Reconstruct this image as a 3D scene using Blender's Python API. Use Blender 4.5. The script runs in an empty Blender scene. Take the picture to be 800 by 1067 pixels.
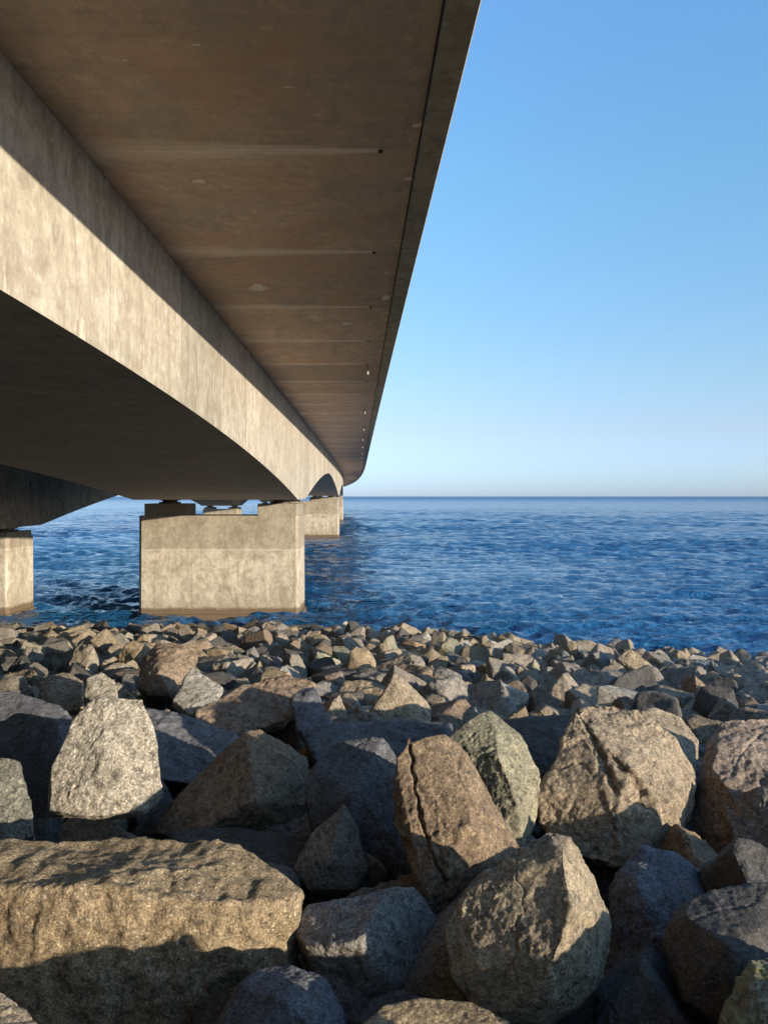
import bpy, bmesh, math, random
import numpy as np
from mathutils import Vector, Matrix, noise, Euler

R = math.radians
scene = bpy.context.scene
COL = scene.collection

# ------------------------------------------------------------------ camera
CAM_Z = 8.7                      # the sea is z = 0
F, CU, CV = 830.0, 400.0, 517.0  # focal length in px of the 800 px wide photo, horizon row
cam_d = bpy.data.cameras.new('camera')
cam = bpy.data.objects.new('camera', cam_d)
COL.objects.link(cam)
cam.location = (0, 0, CAM_Z)
cam.rotation_euler = (R(90), 0, 0)
cam_d.sensor_fit = 'HORIZONTAL'
cam_d.sensor_width = 36
cam_d.lens = 36 * F / 800
cam_d.shift_y = -16.5 / 800
cam_d.clip_start = 0.05
cam_d.clip_end = 60000
scene.camera = cam

# ------------------------------------------------------------------ sky + sun
SUN_AZ, SUN_EL = 52.0, 8.4       # azimuth measured from -Y (behind the camera) towards +X
sx, sy = math.sin(R(SUN_AZ)), -math.cos(R(SUN_AZ))
S = Vector((sx * math.cos(R(SUN_EL)), sy * math.cos(R(SUN_EL)), math.sin(R(SUN_EL))))
w = bpy.data.worlds.new('World'); scene.world = w; w.use_nodes = True
nt = w.node_tree
bg = nt.nodes['Background']
sky = nt.nodes.new('ShaderNodeTexSky')
sky.sky_type = 'NISHITA'; sky.sun_disc = False
sky.sun_elevation = R(SUN_EL)
sky.sun_rotation = math.atan2(sx, sy)
sky.air_density = 1.0; sky.dust_density = 0.3; sky.ozone_density = 2.5
# grade of the sky by elevation: a clear, slightly hazy blue evening sky
wtc = nt.nodes.new('ShaderNodeTexCoord'); wsp = nt.nodes.new('ShaderNodeSeparateXYZ')
nt.links.new(wtc.outputs['Generated'], wsp.inputs[0])
wr = nt.nodes.new('ShaderNodeValToRGB'); nt.links.new(wsp.outputs[2], wr.inputs[0])
stops = [(0.0, (.57, .84, 2.0)), (.02, (.60, .84, 1.75)), (.08, (.82, .80, 1.12)), (.14, (.91, .91, 1.04)), (.357, (1.04, 1.25, 1.30)), (.52, (1.14, 1.41, 1.6))]
while len(wr.color_ramp.elements) < len(stops): wr.color_ramp.elements.new(.5)
for e, (p_, c_) in zip(wr.color_ramp.elements, stops): e.position = p_; e.color = (*c_, 1)
wm = nt.nodes.new('ShaderNodeMix'); wm.data_type = 'RGBA'; wm.blend_type = 'MULTIPLY'; wm.inputs[0].default_value = 1
nt.links.new(sky.outputs[0], wm.inputs[6]); nt.links.new(wr.outputs[0], wm.inputs[7])
nt.links.new(wm.outputs[2], bg.inputs[0])
bg.inputs[1].default_value = 0.15
sd = bpy.data.lights.new('sun', 'SUN'); so = bpy.data.objects.new('sun', sd); COL.objects.link(so)
sd.energy = 4.4; sd.angle = R(0.5); sd.color = (1.0, 0.88, 0.71)
so.rotation_euler = S.to_track_quat('Z', 'Y').to_euler()
scene.view_settings.view_transform = 'Standard'
scene.view_settings.look = 'None'
scene.view_settings.exposure = 0.9
scene.view_settings.gamma = 1
try: scene.view_settings.use_curve_mapping = False
except Exception: pass
scene.cycles.max_bounces = 12; scene.cycles.diffuse_bounces = 6
scene.cycles.use_denoising = True

rnd = random.Random(7)

def P(u, v, Y):
    return Vector(((u - CU) / F * Y, Y, CAM_Z - (v - CV) / F * Y))

# ------------------------------------------------------------------ object helpers
def link(o, parent=None):
    COL.objects.link(o)
    if parent is not None: o.parent = parent
    return o

def tag(o, label=None, cat=None, group=None, kind=None):
    if label: o['label'] = label
    if cat: o['category'] = cat
    if group: o['group'] = group
    if kind: o['kind'] = kind
    return o

def empty(name, loc, label, cat, group=None):
    o = bpy.data.objects.new(name, None); o.location = loc; o.empty_display_size = .3
    link(o); tag(o, label, cat, group); return o

def mesh_obj(name, verts, faces, mat, parent=None, origin=(0, 0, 0), smooth=False, uvs=None):
    """verts in world space; origin = world position of the parent"""
    ox, oy, oz = origin
    me = bpy.data.meshes.new(name)
    me.from_pydata([(x - ox, y - oy, z - oz) for x, y, z in verts], [], faces)
    if uvs is not None:
        l = me.uv_layers.new(name='UVMap')
        vi = np.empty(len(me.loops), dtype=np.int32); me.loops.foreach_get('vertex_index', vi)
        l.data.foreach_set('uv', np.asarray(uvs, dtype=np.float32)[vi].ravel())
    me.validate(); me.update()
    if smooth: me.shade_smooth()
    if mat: me.materials.append(mat)
    o = bpy.data.objects.new(name, me)
    if parent is None: o.location = origin
    return link(o, parent)

def boxes_bm(boxes, bev=0.0):
    bm = bmesh.new()
    for (x0, x1, y0, y1, z0, z1) in boxes:
        r = bmesh.ops.create_cube(bm, size=1)
        bmesh.ops.scale(bm, vec=(x1 - x0, y1 - y0, z1 - z0), verts=r['verts'])
        bmesh.ops.translate(bm, vec=((x0 + x1) / 2, (y0 + y1) / 2, (z0 + z1) / 2), verts=r['verts'])
    if bev > 0:
        bmesh.ops.bevel(bm, geom=bm.edges[:], offset=bev, segments=2, affect='EDGES', profile=.6)
    return bm

def bm_obj(name, bm, mat, parent=None, loc=(0, 0, 0), smooth=False):
    me = bpy.data.meshes.new(name); bm.to_mesh(me); bm.free()
    if smooth: me.shade_smooth()
    if mat: me.materials.append(mat)
    o = bpy.data.objects.new(name, me); o.location = loc
    return link(o, parent)

# ------------------------------------------------------------------ material helpers
class NT:
    def __init__(s, name):
        s.m = bpy.data.materials.new(name); s.m.use_nodes = True
        s.t = s.m.node_tree; s.b = s.t.nodes['Principled BSDF']; s.out = s.t.nodes['Material Output']
    def n(s, typ, **kw):
        nd = s.t.nodes.new('ShaderNode' + typ)
        for k, v in kw.items(): setattr(nd, k, v)
        return nd
    def l(s, a, b): s.t.links.new(a, b)
    def setin(s, sock, v):
        if isinstance(v, bpy.types.NodeSocket): s.l(v, sock)
        else: sock.default_value = v
    def math(s, op, a, b=0.0, c=None, clamp=False):
        nd = s.n('Math', operation=op); nd.use_clamp = clamp
        s.setin(nd.inputs[0], a); s.setin(nd.inputs[1], b)
        if c is not None: s.setin(nd.inputs[2], c)
        return nd.outputs[0]
    def mix(s, f, a, b, mode='MIX'):
        nd = s.n('Mix'); nd.data_type = 'RGBA'; nd.blend_type = mode; nd.clamp_factor = True
        s.setin(nd.inputs[0], f); s.setin(nd.inputs[6], a); s.setin(nd.inputs[7], b)
        return nd.outputs[2]
    def noise(s, vec, scale, detail=4, rough=.55, dist=0.0):
        nd = s.n('TexNoise'); s.l(vec, nd.inputs['Vector'])
        nd.inputs['Scale'].default_value = scale; nd.inputs['Detail'].default_value = detail
        nd.inputs['Roughness'].default_value = rough; nd.inputs['Distortion'].default_value = dist
        return nd.outputs[0]
    def vor(s, vec, scale, feat='F1', out='Distance', rand=1.0):
        nd = s.n('TexVoronoi', feature=feat); s.l(vec, nd.inputs['Vector']); nd.inputs['Scale'].default_value = scale
        nd.inputs['Randomness'].default_value = rand
        return nd.outputs[out]
    def ramp(s, f, lo, hi, a=0.0, b=1.0):
        nd = s.n('MapRange'); nd.clamp = True
        s.setin(nd.inputs[0], f); s.setin(nd.inputs[1], lo); s.setin(nd.inputs[2], hi); s.setin(nd.inputs[3], a); s.setin(nd.inputs[4], b)
        return nd.outputs[0]
    def mapping(s, vec, scale=(1, 1, 1), loc=(0, 0, 0)):
        nd = s.n('Mapping'); s.l(vec, nd.inputs[0]); nd.inputs[1].default_value = loc; nd.inputs[3].default_value = scale
        return nd.outputs[0]
    def bump(s, h, strength, dist, prev=None):
        nd = s.n('Bump'); s.l(h, nd.inputs['Height']); nd.inputs['Strength'].default_value = strength
        nd.inputs['Distance'].default_value = dist
        if prev is not None: s.l(prev, nd.inputs['Normal'])
        return nd.outputs[0]

def c4(c): return (c[0], c[1], c[2], 1)

def rock_mat(name, base, alt, spec=(.55, .49, .40), spec_amt=.65, dark=(.05, .04, .03), fine=1.0, moss=None, big_spec=0):
    k = NT(name)
    tc = k.n('TexCoord').outputs['Object']
    oi = k.n('ObjectInfo').outputs['Random']
    isl = k.n('NewGeometry').outputs['Random Per Island']
    r = k.math('FRACT', k.math('ADD', oi, isl))
    off = k.n('CombineXYZ'); k.l(k.math('MULTIPLY', r, 37.0), off.inputs[0]); k.l(k.math('MULTIPLY', r, 91.0), off.inputs[1])
    va = k.n('VectorMath', operation='ADD'); k.l(tc, va.inputs[0]); k.l(off.outputs[0], va.inputs[1])
    v = va.outputs[0]
    big = k.noise(v, 1.7, 5, .6, .6)
    med = k.noise(v, 7 * fine, 6, .65, .4)
    fin = k.noise(v, 38 * fine, 5, .7)
    col = k.mix(k.ramp(big, .38, .62), c4(base), c4(alt))
    col = k.mix(k.ramp(med, .42, .75, 0, .65), col, c4([x * .55 for x in base]))
    # weathering veins
    ve = k.math('ABSOLUTE', k.math('SUBTRACT', k.noise(v, 3.1 * fine, 3, .5, 1.5), .5))
    col = k.mix(k.ramp(ve, 0, .03, .35, 0), col, c4([min(1, x * 1.5) for x in alt]))
    # crystal speckle
    vo = k.vor(v, 48 * fine)
    sp = k.math('MULTIPLY', k.ramp(vo, .2, .42, 1, 0), k.ramp(k.noise(v, 19 * fine, 4, .7), .46, .60))
    cry = k.n('TexVoronoi', feature='F1'); k.l(v, cry.inputs['Vector']); cry.inputs['Scale'].default_value = 105 * fine
    csep = k.n('SeparateColor'); k.l(cry.outputs['Color'], csep.inputs[0])
    hg = k.n('HueSaturation'); k.l(col, hg.inputs['Color']); k.l(k.ramp(csep.outputs[0], 0, 1, .58, 1.45), hg.inputs['Value'])
    col = hg.outputs[0]
    rs2 = k.ramp(k.math('FRACT', k.math('MULTIPLY', r, 5.13)), 0, 1, .45, 1.0)
    smod = k.math('MULTIPLY', k.math('MULTIPLY', sp, spec_amt), k.math('MULTIPLY', rs2, k.ramp(k.noise(v, 2.3, 3), .38, .6, .25, 1)))
    col = k.mix(smod, col, c4(spec))
    sp2 = k.math('MULTIPLY', k.ramp(k.vor(k.mapping(v, loc=(3, 7, 1)), 55 * fine), .12, .3, 1, 0), k.ramp(k.noise(v, 23 * fine, 3), .48, .6))
    col = k.mix(k.math('MULTIPLY', sp2, .6), col, c4(dark))
    pit = k.noise(v, 15 * fine, 6, .75)
    col = k.mix(k.ramp(pit, .36, .50, .8, 0), col, c4(dark))
    if moss:
        mm = k.ramp(k.noise(v, 5, 6, .7), .5, .58)
        col = k.mix(mm, col, c4(moss))
    hv = k.n('HueSaturation'); k.l(col, hv.inputs['Color'])
    k.l(k.ramp(k.math('FRACT', k.math('MULTIPLY', r, 7.31)), 0, 1, .78, 1.2), hv.inputs['Value'])
    k.l(k.ramp(k.math('FRACT', k.math('MULTIPLY', r, 3.77)), 0, 1, .75, 1.2), hv.inputs['Saturation'])
    gz = k.n('SeparateXYZ'); k.l(k.n('NewGeometry').outputs['Position'], gz.inputs[0])
    wet = k.ramp(k.math('ADD', gz.outputs[2], k.math('MULTIPLY', k.math('SUBTRACT', big, .5), .8)), .45, .8, 1, 0)
    fincol = k.mix(k.math('MULTIPLY', wet, .72), hv.outputs[0], c4((.022, .022, .014)))
    k.l(fincol, k.b.inputs['Base Color'])
    k.l(k.ramp(wet, 0, 1, .8, .3), k.b.inputs['Roughness'])
    k.b.inputs['Specular IOR Level'].default_value = .35
    n1 = k.bump(med, .55, .04)
    n2 = k.bump(pit, .75, .03, n1)
    n3 = k.bump(fin, .9, .013, n2)
    k.l(n3, k.b.inputs['Normal'])
    return k.m

ROCK = {
    'grey':   rock_mat('rock_grey', (.18, .158, .13), (.26, .225, .18)),
    'tan':    rock_mat('rock_tan', (.215, .168, .112), (.29, .23, .155)),
    'brown':  rock_mat('rock_brown', (.19, .135, .09), (.26, .19, .125)),
    'dark':   rock_mat('rock_dark', (.065, .058, .05), (.10, .09, .078), spec_amt=.35),  # low base colour, partly standing in for shade on boulders in shadow
    'pale':   rock_mat('rock_pale', (.37, .33, .26), (.44, .39, .31), spec_amt=.4),
    'olive':  rock_mat('rock_olive', (.19, .18, .13), (.29, .26, .18)),
    'reddish':rock_mat('rock_reddish', (.22, .155, .11), (.31, .235, .17), spec_amt=.7),
    'sparkle':rock_mat('rock_sparkle', (.235, .175, .11), (.34, .265, .17), spec=(.74, .64, .48), spec_amt=.9, big_spec=1),
    'blue':   rock_mat('rock_shade_blue', (.095, .095, .105), (.15, .15, .155), spec_amt=.35),  # dark bluish base paints sky-lit shade into boulders that lie in shadow
    'cracked': rock_mat('rock_cracked', (.175, .128, .088), (.29, .22, .15), spec=(.55, .46, .34), spec_amt=.7),
    'speckled': rock_mat('rock_speckled', (.27, .23, .17), (.38, .33, .25), spec=(.74, .68, .56), spec_amt=.95, fine=.8),
    'golden': rock_mat('rock_golden', (.20, .15, .09), (.30, .235, .145), spec=(.62, .52, .36), spec_amt=.6),
    'mossy':  rock_mat('rock_mossy', (.15, .135, .10), (.22, .20, .14), moss=(.20, .18, .10)),
}
COLWORD = {'grey': 'grey', 'tan': 'tan', 'brown': 'brown', 'dark': 'charcoal', 'pale': 'pale', 'olive': 'olive grey', 'reddish': 'reddish'}

def concrete_mat(name, base, alt, stain, kind):
    """UV: u = metres along the bridge, v = metres across / up the face"""
    k = NT(name)
    uv = k.n('TexCoord').outputs['UV'] if kind != 'pier' else k.n('TexCoord').outputs['Object']
    big = k.noise(uv, .35, 5, .6, .5)
    med = k.noise(uv, 1.6, 6, .65, .3)
    fin = k.noise(uv, 14, 5, .7)
    col = k.mix(k.ramp(big, .35, .65), c4(base), c4(alt))
    col = k.mix(k.ramp(med, .45, .66, 0, .6), col, c4(stain))
    blo = k.noise(uv, 4.2, 6, .75, .5)
    col = k.mix(k.ramp(blo, .52, .68, 0, .55), col, c4([min(1, x * 1.4) for x in base]))
    col = k.mix(k.ramp(blo, .32, .46, .5, 0), col, c4([x * .75 for x in stain]))
    if kind == 'web':
        st = k.noise(k.mapping(uv, (1.5, .55, 1)), 1.3, 6, .75, .9)       # runs down the face
        col = k.mix(k.ramp(st, .46, .66, 0, .8), col, c4(stain))
        st2 = k.noise(k.mapping(uv, (2.0, .5, 1), (31, 4, 0)), 1.5, 4, .6, .3)
        col = k.mix(k.ramp(st2, .62, .67, 0, .5), col, c4([min(1, x * 1.35) for x in base]))
        sep = k.n('SeparateXYZ'); k.l(uv, sep.inputs[0])
        jt = k.math('ABSOLUTE', k.math('SUBTRACT', k.math('FRACT', k.math('DIVIDE', sep.outputs[0], 5.5)), .5))
        col = k.mix(k.ramp(jt, 0, .007, .7, 0), col, c4([x * .6 for x in stain]))
        pan = k.n('TexWhiteNoise'); pan.noise_dimensions = '1D'
        k.l(k.math('FLOOR', k.math('ADD', k.math('DIVIDE', sep.outputs[0], 5.5), .5)), pan.inputs['W'])
        hv = k.n('HueSaturation'); k.l(col, hv.inputs['Color']); k.l(k.ramp(pan.outputs[0], 0, 1, .80, 1.08), hv.inputs['Value'])
        col = hv.outputs[0]
    if kind == 'deck':
        sep = k.n('SeparateXYZ'); k.l(uv, sep.inputs[0])
        pan = k.n('TexWhiteNoise'); pan.noise_dimensions = '1D'
        k.l(k.math('FLOOR', k.math('DIVIDE', k.math('SUBTRACT', sep.outputs[0], 12.4), 5.4)), pan.inputs['W'])
        hv = k.n('HueSaturation'); k.l(col, hv.inputs['Color'])
        k.l(k.ramp(pan.outputs[0], 0, 1, .8, 1.15), hv.inputs['Value'])
        col = hv.outputs[0]
        gs = k.noise(k.mapping(uv, (.35, .9, 1), (4, 8, 0)), 1.0, 6, .7, .8)
        col = k.mix(k.ramp(gs, .5, .62, 0, .55), col, c4((.36, .34, .29)))
        rs_ = k.noise(k.mapping(uv, (.5, .5, 1), (14, 3, 0)), 1.0, 5, .65, .6)
        col = k.mix(k.ramp(rs_, .5, .64, 0, .6), col, c4((.60, .36, .22)))
        dk = k.ramp(sep.outputs[1], -.35, .95, 0, 1)
        dkn = k.noise(k.mapping(uv, (1.2, 2.0, 1), (1, 1, 0)), 1.0, 6, .75)
        col = k.mix(k.math('MULTIPLY', dk, k.ramp(dkn, .38, .6, 0, .75)), col, c4((.27, .26, .22)))
        # board marks across the deck
        bd = k.noise(k.mapping(uv, (6, .12, 1)), 1.0, 5, .7)
        col = k.mix(k.ramp(bd, .5, .7, 0, .5), col, c4([x * .55 for x in base]))
        ru = k.noise(k.mapping(uv, (.8, .25, 1), (9, 2, 0)), 1.0, 4, .6, .4)
        col = k.mix(k.ramp(ru, .5, .66, 0, .5), col, c4((.66, .42, .26)))
        # pale lime runs that fan out from each drip hole towards the web
        fr = k.math('FRACT', k.math('DIVIDE', k.math('SUBTRACT', sep.outputs[0], 12.4), 5.4))
        fr = k.math('SUBTRACT', fr, k.math('GREATER_THAN', fr, .5))
        wob = k.math('MULTIPLY', k.math('SUBTRACT', k.noise(k.mapping(uv, (.4, 1.2, 1)), 1.0, 3), .5), .035)
        dd = k.math('ABSOLUTE', k.math('ADD', fr, wob))
        fan = k.ramp(sep.outputs[1], -4.3, .3, .10, .016)
        fall = k.ramp(k.math('DIVIDE', dd, fan), 0, 1, 1, 0)
        strands = k.ramp(k.noise(k.mapping(uv, (16, .35, 1), (2, 5, 0)), 1.6, 4, .7, .3), .42, .62)
        run = k.math('MULTIPLY', k.math('MULTIPLY', fall, k.ramp(sep.outputs[1], .26, .34, 1, 0)),
                     k.ramp(sep.outputs[1], -4.2, -.6, .25, 1.0))
        run = k.math('MULTIPLY', k.math('POWER', run, .6), k.math('ADD', k.math('MULTIPLY', strands, .6), .4))
        col = k.mix(run, col, c4((1.0, .92, .78)))
        # small knocks
        sp = k.math('MULTIPLY', k.ramp(k.vor(uv, 1.5), .03, .06, 1, 0), k.ramp(k.noise(uv, 1.1, 2), .5, .55))
        col = k.mix(k.math('MULTIPLY', sp, .55), col, c4((.45, .36, .28)))
    if kind == 'pier':
        st = k.noise(k.mapping(uv, (.9, .9, .35)), 1.2, 6, .75, .9)
        col = k.mix(k.ramp(st, .46, .64, 0, .8), col, c4(stain))
        sk = k.noise(k.mapping(uv, (3.2, 3.2, .10), (2, 7, 1)), 1.3, 4, .6, .15)
        col = k.mix(k.ramp(sk, .58, .70, 0, .4), col, c4([x * .8 for x in stain]))
        st3 = k.noise(k.mapping(uv, (.9, .9, .3), (5, 3, 9)), 1.6, 5, .7, .6)
        col = k.mix(k.ramp(st3, .58, .68, 0, .5), col, c4([min(1, x * 1.25) for x in base]))
        geo = k.n('NewGeometry').outputs['Position']
        sep = k.n('SeparateXYZ'); k.l(geo, sep.inputs[0]); z = sep.outputs[2]
        wz = k.math('ADD', z, k.math('MULTIPLY', k.math('SUBTRACT', med, .5), .5))
        col = k.mix(k.ramp(wz, 4.6, 5.0, 0, .42), col, c4([x * .62 for x in stain]))           # darker upper pour
        jl = k.math('ABSOLUTE', k.math('SUBTRACT', z, 4.8))
        col = k.mix(k.ramp(jl, .02, .05, .35, 0), col, c4([min(1, x * 1.3) for x in base]))
        col = k.mix(k.ramp(wz, .85, 1.7, .35, 0), col, c4(stain))
        col = k.mix(k.ramp(wz, .48, .68, .95, 0), col, c4((.10, .062, .03)))                      # tide mark
    col = k.mix(k.ramp(fin, .35, .7, 0, .28), col, c4([x * .5 for x in base]))
    k.l(col, k.b.inputs['Base Color'])
    k.b.inputs['Roughness'].default_value = .85
    k.b.inputs['Specular IOR Level'].default_value = .25
    k.l(k.bump(fin, .35, .01, k.bump(med, .3, .03)), k.b.inputs['Normal'])
    return k.m

M_WEB = concrete_mat('concrete_web', (.50, .455, .375), (.40, .355, .28), (.25, .205, .15), 'web')
M_DECK = concrete_mat('concrete_deck', (.72, .54, .40), (.60, .46, .35), (.44, .36, .28), "deck")  # base lightened and browned to stand in for light bounced from below
M_SOFFIT = concrete_mat('concrete_soffit', (.60, .51, .39), (.48, .41, .32), (.34, .29, .22), 'plain')  # underside colour raised in place of missing bounced light
M_EDGE = concrete_mat('concrete_edge', (.46, .40, .29), (.34, .31, .23), (.17, .16, .11), 'plain')
M_PIER = concrete_mat('concrete_pier', (.50, .45, .36), (.40, .345, .26), (.20, .16, .105), 'pier')

def plain_mat(name, c, rough=.6, metal=0.0):
    k = NT(name)
    tc = k.n('TexCoord').outputs['Object']
    k.l(k.mix(k.ramp(k.noise(tc, 9, 5), .4, .7, 0, .5), c4(c), c4([x * .55 for x in c])), k.b.inputs['Base Color'])
    k.b.inputs['Roughness'].default_value = rough; k.b.inputs['Metallic'].default_value = metal
    return k.m
M_PLINTH_DARK = concrete_mat('dark_plinth', (.34, .28, .20), (.24, .19, .135), (.10, .08, .055), 'plain')  # darker, browner concrete for the left plinths
M_STEEL = plain_mat('rusty_bearing_steel', (.10, .075, .05), .6, .2)
M_PIPE = plain_mat('pale_pipe', (.26, .23, .19), .7)
M_PATCH = plain_mat('patch_mortar', (.80, .71, .60), .9)
M_JOINT = plain_mat('black_joint', (.012, .012, .012), .9)
M_RAIL = plain_mat('galvanised_steel', (.45, .46, .46), .45, .7)
M_ASPH = plain_mat('asphalt', (.05, .05, .05), .9)

# ------------------------------------------------------------------ sea
def water_mat():
    k = NT('sea_water')
    geo = k.n('NewGeometry').outputs['Position']
    patch = k.noise(k.mapping(geo, (.018, .05, 1)), 1.0, 4, .6)
    col = k.mix(k.ramp(patch, .35, .65), c4((.010, .072, .175)), c4((.016, .104, .24)))
    k.l(col, k.b.inputs['Base Color'])
    k.b.inputs['Roughness'].default_value = .08
    k.b.inputs['IOR'].default_value = 1.36
    k.b.inputs['Specular IOR Level'].default_value = 1.0
    a = k.noise(k.mapping(geo, (.16, .27, 1)), 1.0, 5, .70, .4)
    b = k.noise(k.mapping(geo, (1.1, 1.9, 1), (7, 3, 0)), 1.0, 5, .62, .6)
    # crests sharpened
    b = k.math('SUBTRACT', 1.0, k.math('ABSOLUTE', k.math('MULTIPLY', k.math('SUBTRACT', b, .5), 2.0)))
    amp = k.ramp(k.noise(k.mapping(geo, (.02, .06, 1), (40, 10, 0)), 1.0, 4), .32, .68, .45, 1.25)
    n1 = k.bump(k.math('MULTIPLY', a, amp), 1.0, 1.9)
    n2 = k.bump(k.math('MULTIPLY', b, amp), 1.0, .16, n1)
    sp = k.n('SeparateXYZ'); k.l(geo, sp.inputs[0])
    k.l(k.ramp(sp.outputs[1], 80, 2500, .04, .34), k.b.inputs['Roughness'])
    k.l(n2, k.b.inputs['Normal'])
    return k.m
def build_sea():
    rs = [28.0]
    while rs[-1] < 24000:
        r = rs[-1]; rs.append(r * (1.0034 if r < 1300 else 1.012 if r < 6000 else 1.04))
    rs = np.array(rs)
    an = np.concatenate([np.linspace(-115, -34, 60)[:-1], np.linspace(-34, 34, 620), np.linspace(34, 115, 60)[1:]])
    an = np.radians(an)
    RR, AA = np.meshgrid(rs, an, indexing='ij')
    X = RR * np.sin(AA); Y = RR * np.cos(AA); Z = np.zeros_like(X)
    g = np.random.default_rng(5)
    cell = RR * np.interp(RR, [0, 1200, 1400, 6000], [.0032, .0034, .012, .03])
    DX = np.zeros_like(X); DY = np.zeros_like(X)
    for i in range(100):
        lam = float(np.exp(g.uniform(np.log(.6), np.log(7))))
        th = math.radians(262 + g.normal(0, 30))
        cx_, cy_ = math.cos(th), math.sin(th); kk = 2 * math.pi / lam
        amp = .0115 * lam ** .8 * g.uniform(.6, 1.3)
        ph = kk * (cx_ * X + cy_ * Y) + g.uniform(0, 6.28)
        fade = amp * np.clip((lam / cell - 2.4) / 2.5, 0, 1)
        Z += fade * np.sin(ph); c_ = fade * np.cos(ph) * .8
        DX += cx_ * c_; DY += cy_ * c_
    gust = np.clip(.8 + .45 * np.sin(X * .035 + 1.9 * np.sin(Y * .023)) * np.sin(Y * .05 + X * .012), .4, 1.3)
    Z *= gust; X = X + DX * gust; Y = Y + DY * gust
    n, m = X.shape
    co = np.stack([X, Y, Z], -1).reshape(-1, 3).astype(np.float32)
    idx = np.arange(n * m).reshape(n, m)
    q = np.stack([idx[:-1, :-1], idx[:-1, 1:], idx[1:, 1:], idx[1:, :-1]], -1).reshape(-1, 4)[:, ::-1]
    me = bpy.data.meshes.new('sea')
    me.vertices.add(len(co)); me.vertices.foreach_set('co', co.ravel())
    me.loops.add(q.size); me.loops.foreach_set('vertex_index', q.ravel().astype(np.int32))
    me.polygons.add(len(q)); me.polygons.foreach_set('loop_start', (np.arange(len(q)) * 4).astype(np.int32))
    me.update(calc_edges=True); me.shade_smooth()
    me.materials.append(water_mat())
    o = link(bpy.data.objects.new('sea', me)); tag(o, kind='structure')
    return o
build_sea()

# ------------------------------------------------------------------ embankment ground
def shore(x): return max(50.0 - max(0.0, x + 2) * .46, 27.0)
def surf(x, y):
    """level of the rock surface (its tops), world z"""
    yc = 11.6 if x < -1.5 else (9.6 if x > 1 else 11.6 - (x + 1.5) * .8)
    if y <= yc: return CAM_Z - 1.8 - .085 * y
    z0 = CAM_Z - 1.8 - .085 * yc
    zb = CAM_Z - 4.45; yb = 15.5
    if y <= yb: return z0 + (zb - z0) * (y - yc) / (yb - yc)
    ys = shore(x)
    s = (zb - .35) / (ys - yb)
    return zb - s * (y - yb)
def build_ground():
    xs = np.linspace(-140, 140, 141); ys = np.concatenate([np.linspace(-160, 0, 33)[:-1], np.linspace(0, 90, 91)])
    V = [(x, y, max(surf(x, max(y, 0)) - (.75 if y > 14 else .95), -6)) for y in ys for x in xs]
    n = len(xs)
    Fc = [(j * n + i, j * n + i + 1, (j + 1) * n + i + 1, (j + 1) * n + i) for j in range(len(ys) - 1) for i in range(n - 1)]
    k = NT('embankment_gravel')
    tc = k.n('TexCoord').outputs['Object']
    k.l(k.mix(k.noise(tc, 3, 6, .7), (.05, .042, .035, 1), (.13, .11, .085, 1)), k.b.inputs['Base Color'])
    k.b.inputs['Roughness'].default_value = .95
    k.l(k.bump(k.noise(tc, 8, 6, .7), 1, .15), k.b.inputs['Normal'])
    o = mesh_obj('ground', V, Fc, k.m); tag(o, kind='structure')
build_ground()

# ------------------------------------------------------------------ bridges
def curve(y): return -.031 * y - (max(0.0, y - 150) ** 2) / 12000.0
def rise(y): return 1.0 * (1 - math.exp(-max(y, -60) / 60.0)) if y > 0 else y * .0145
def haunch(y):
    d = (y - 5) / 110.0
    d = abs(d - round(d)) * 110
    return min(d, 51.0) ** 1.6 / 51.0 ** 1.6
YS = [-52 + i * 2.0 for i in range(0, 366)]

def sweep(name, prof, mat, parent, origin, ys=YS, closed=True, uvmode='around'):
    """prof(y) -> list of (x offset, z rel. to camera level); swept along the bridge"""
    V, UV = [], []
    n = len(prof(ys[0]))
    # faces are separated per profile edge so that edges stay crisp and each has its own UV strip
    F_ = []
    for e in range(n if closed else n - 1):
        base = len(V)
        for y in ys:
            p = prof(y); a = p[e]; b = p[(e + 1) % n]
            for q in (a, b):
                V.append((q[0] + curve(y), y, CAM_Z + q[1] + rise(y)))
                horiz = abs(a[0] - b[0]) > abs(a[1] - b[1])
                UV.append((y, q[0] if horiz else q[1]))
        for i in range(len(ys) - 1):
            F_.append((base + 2 * i, base + 2 * i + 1, base + 2 * i + 3, base + 2 * i + 2))
    if closed:
        for yi in (0, len(ys) - 1):
            b0 = len(V); y = ys[yi]; p = prof(y)
            for q in p:
                V.append((q[0] + curve(y), y, CAM_Z + q[1] + rise(y))); UV.append((q[0], q[1]))
            F_.append(tuple(range(b0, b0 + n)))
    o = mesh_obj(name, V, F_, mat, parent, origin, uvs=UV)
    bm = bmesh.new(); bm.from_mesh(o.data); bmesh.ops.remove_doubles(bm, verts=bm.verts, dist=.0005)
    bmesh.ops.recalc_face_normals(bm, faces=bm.faces); bm.to_mesh(o.data); bm.free()
    return o

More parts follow.
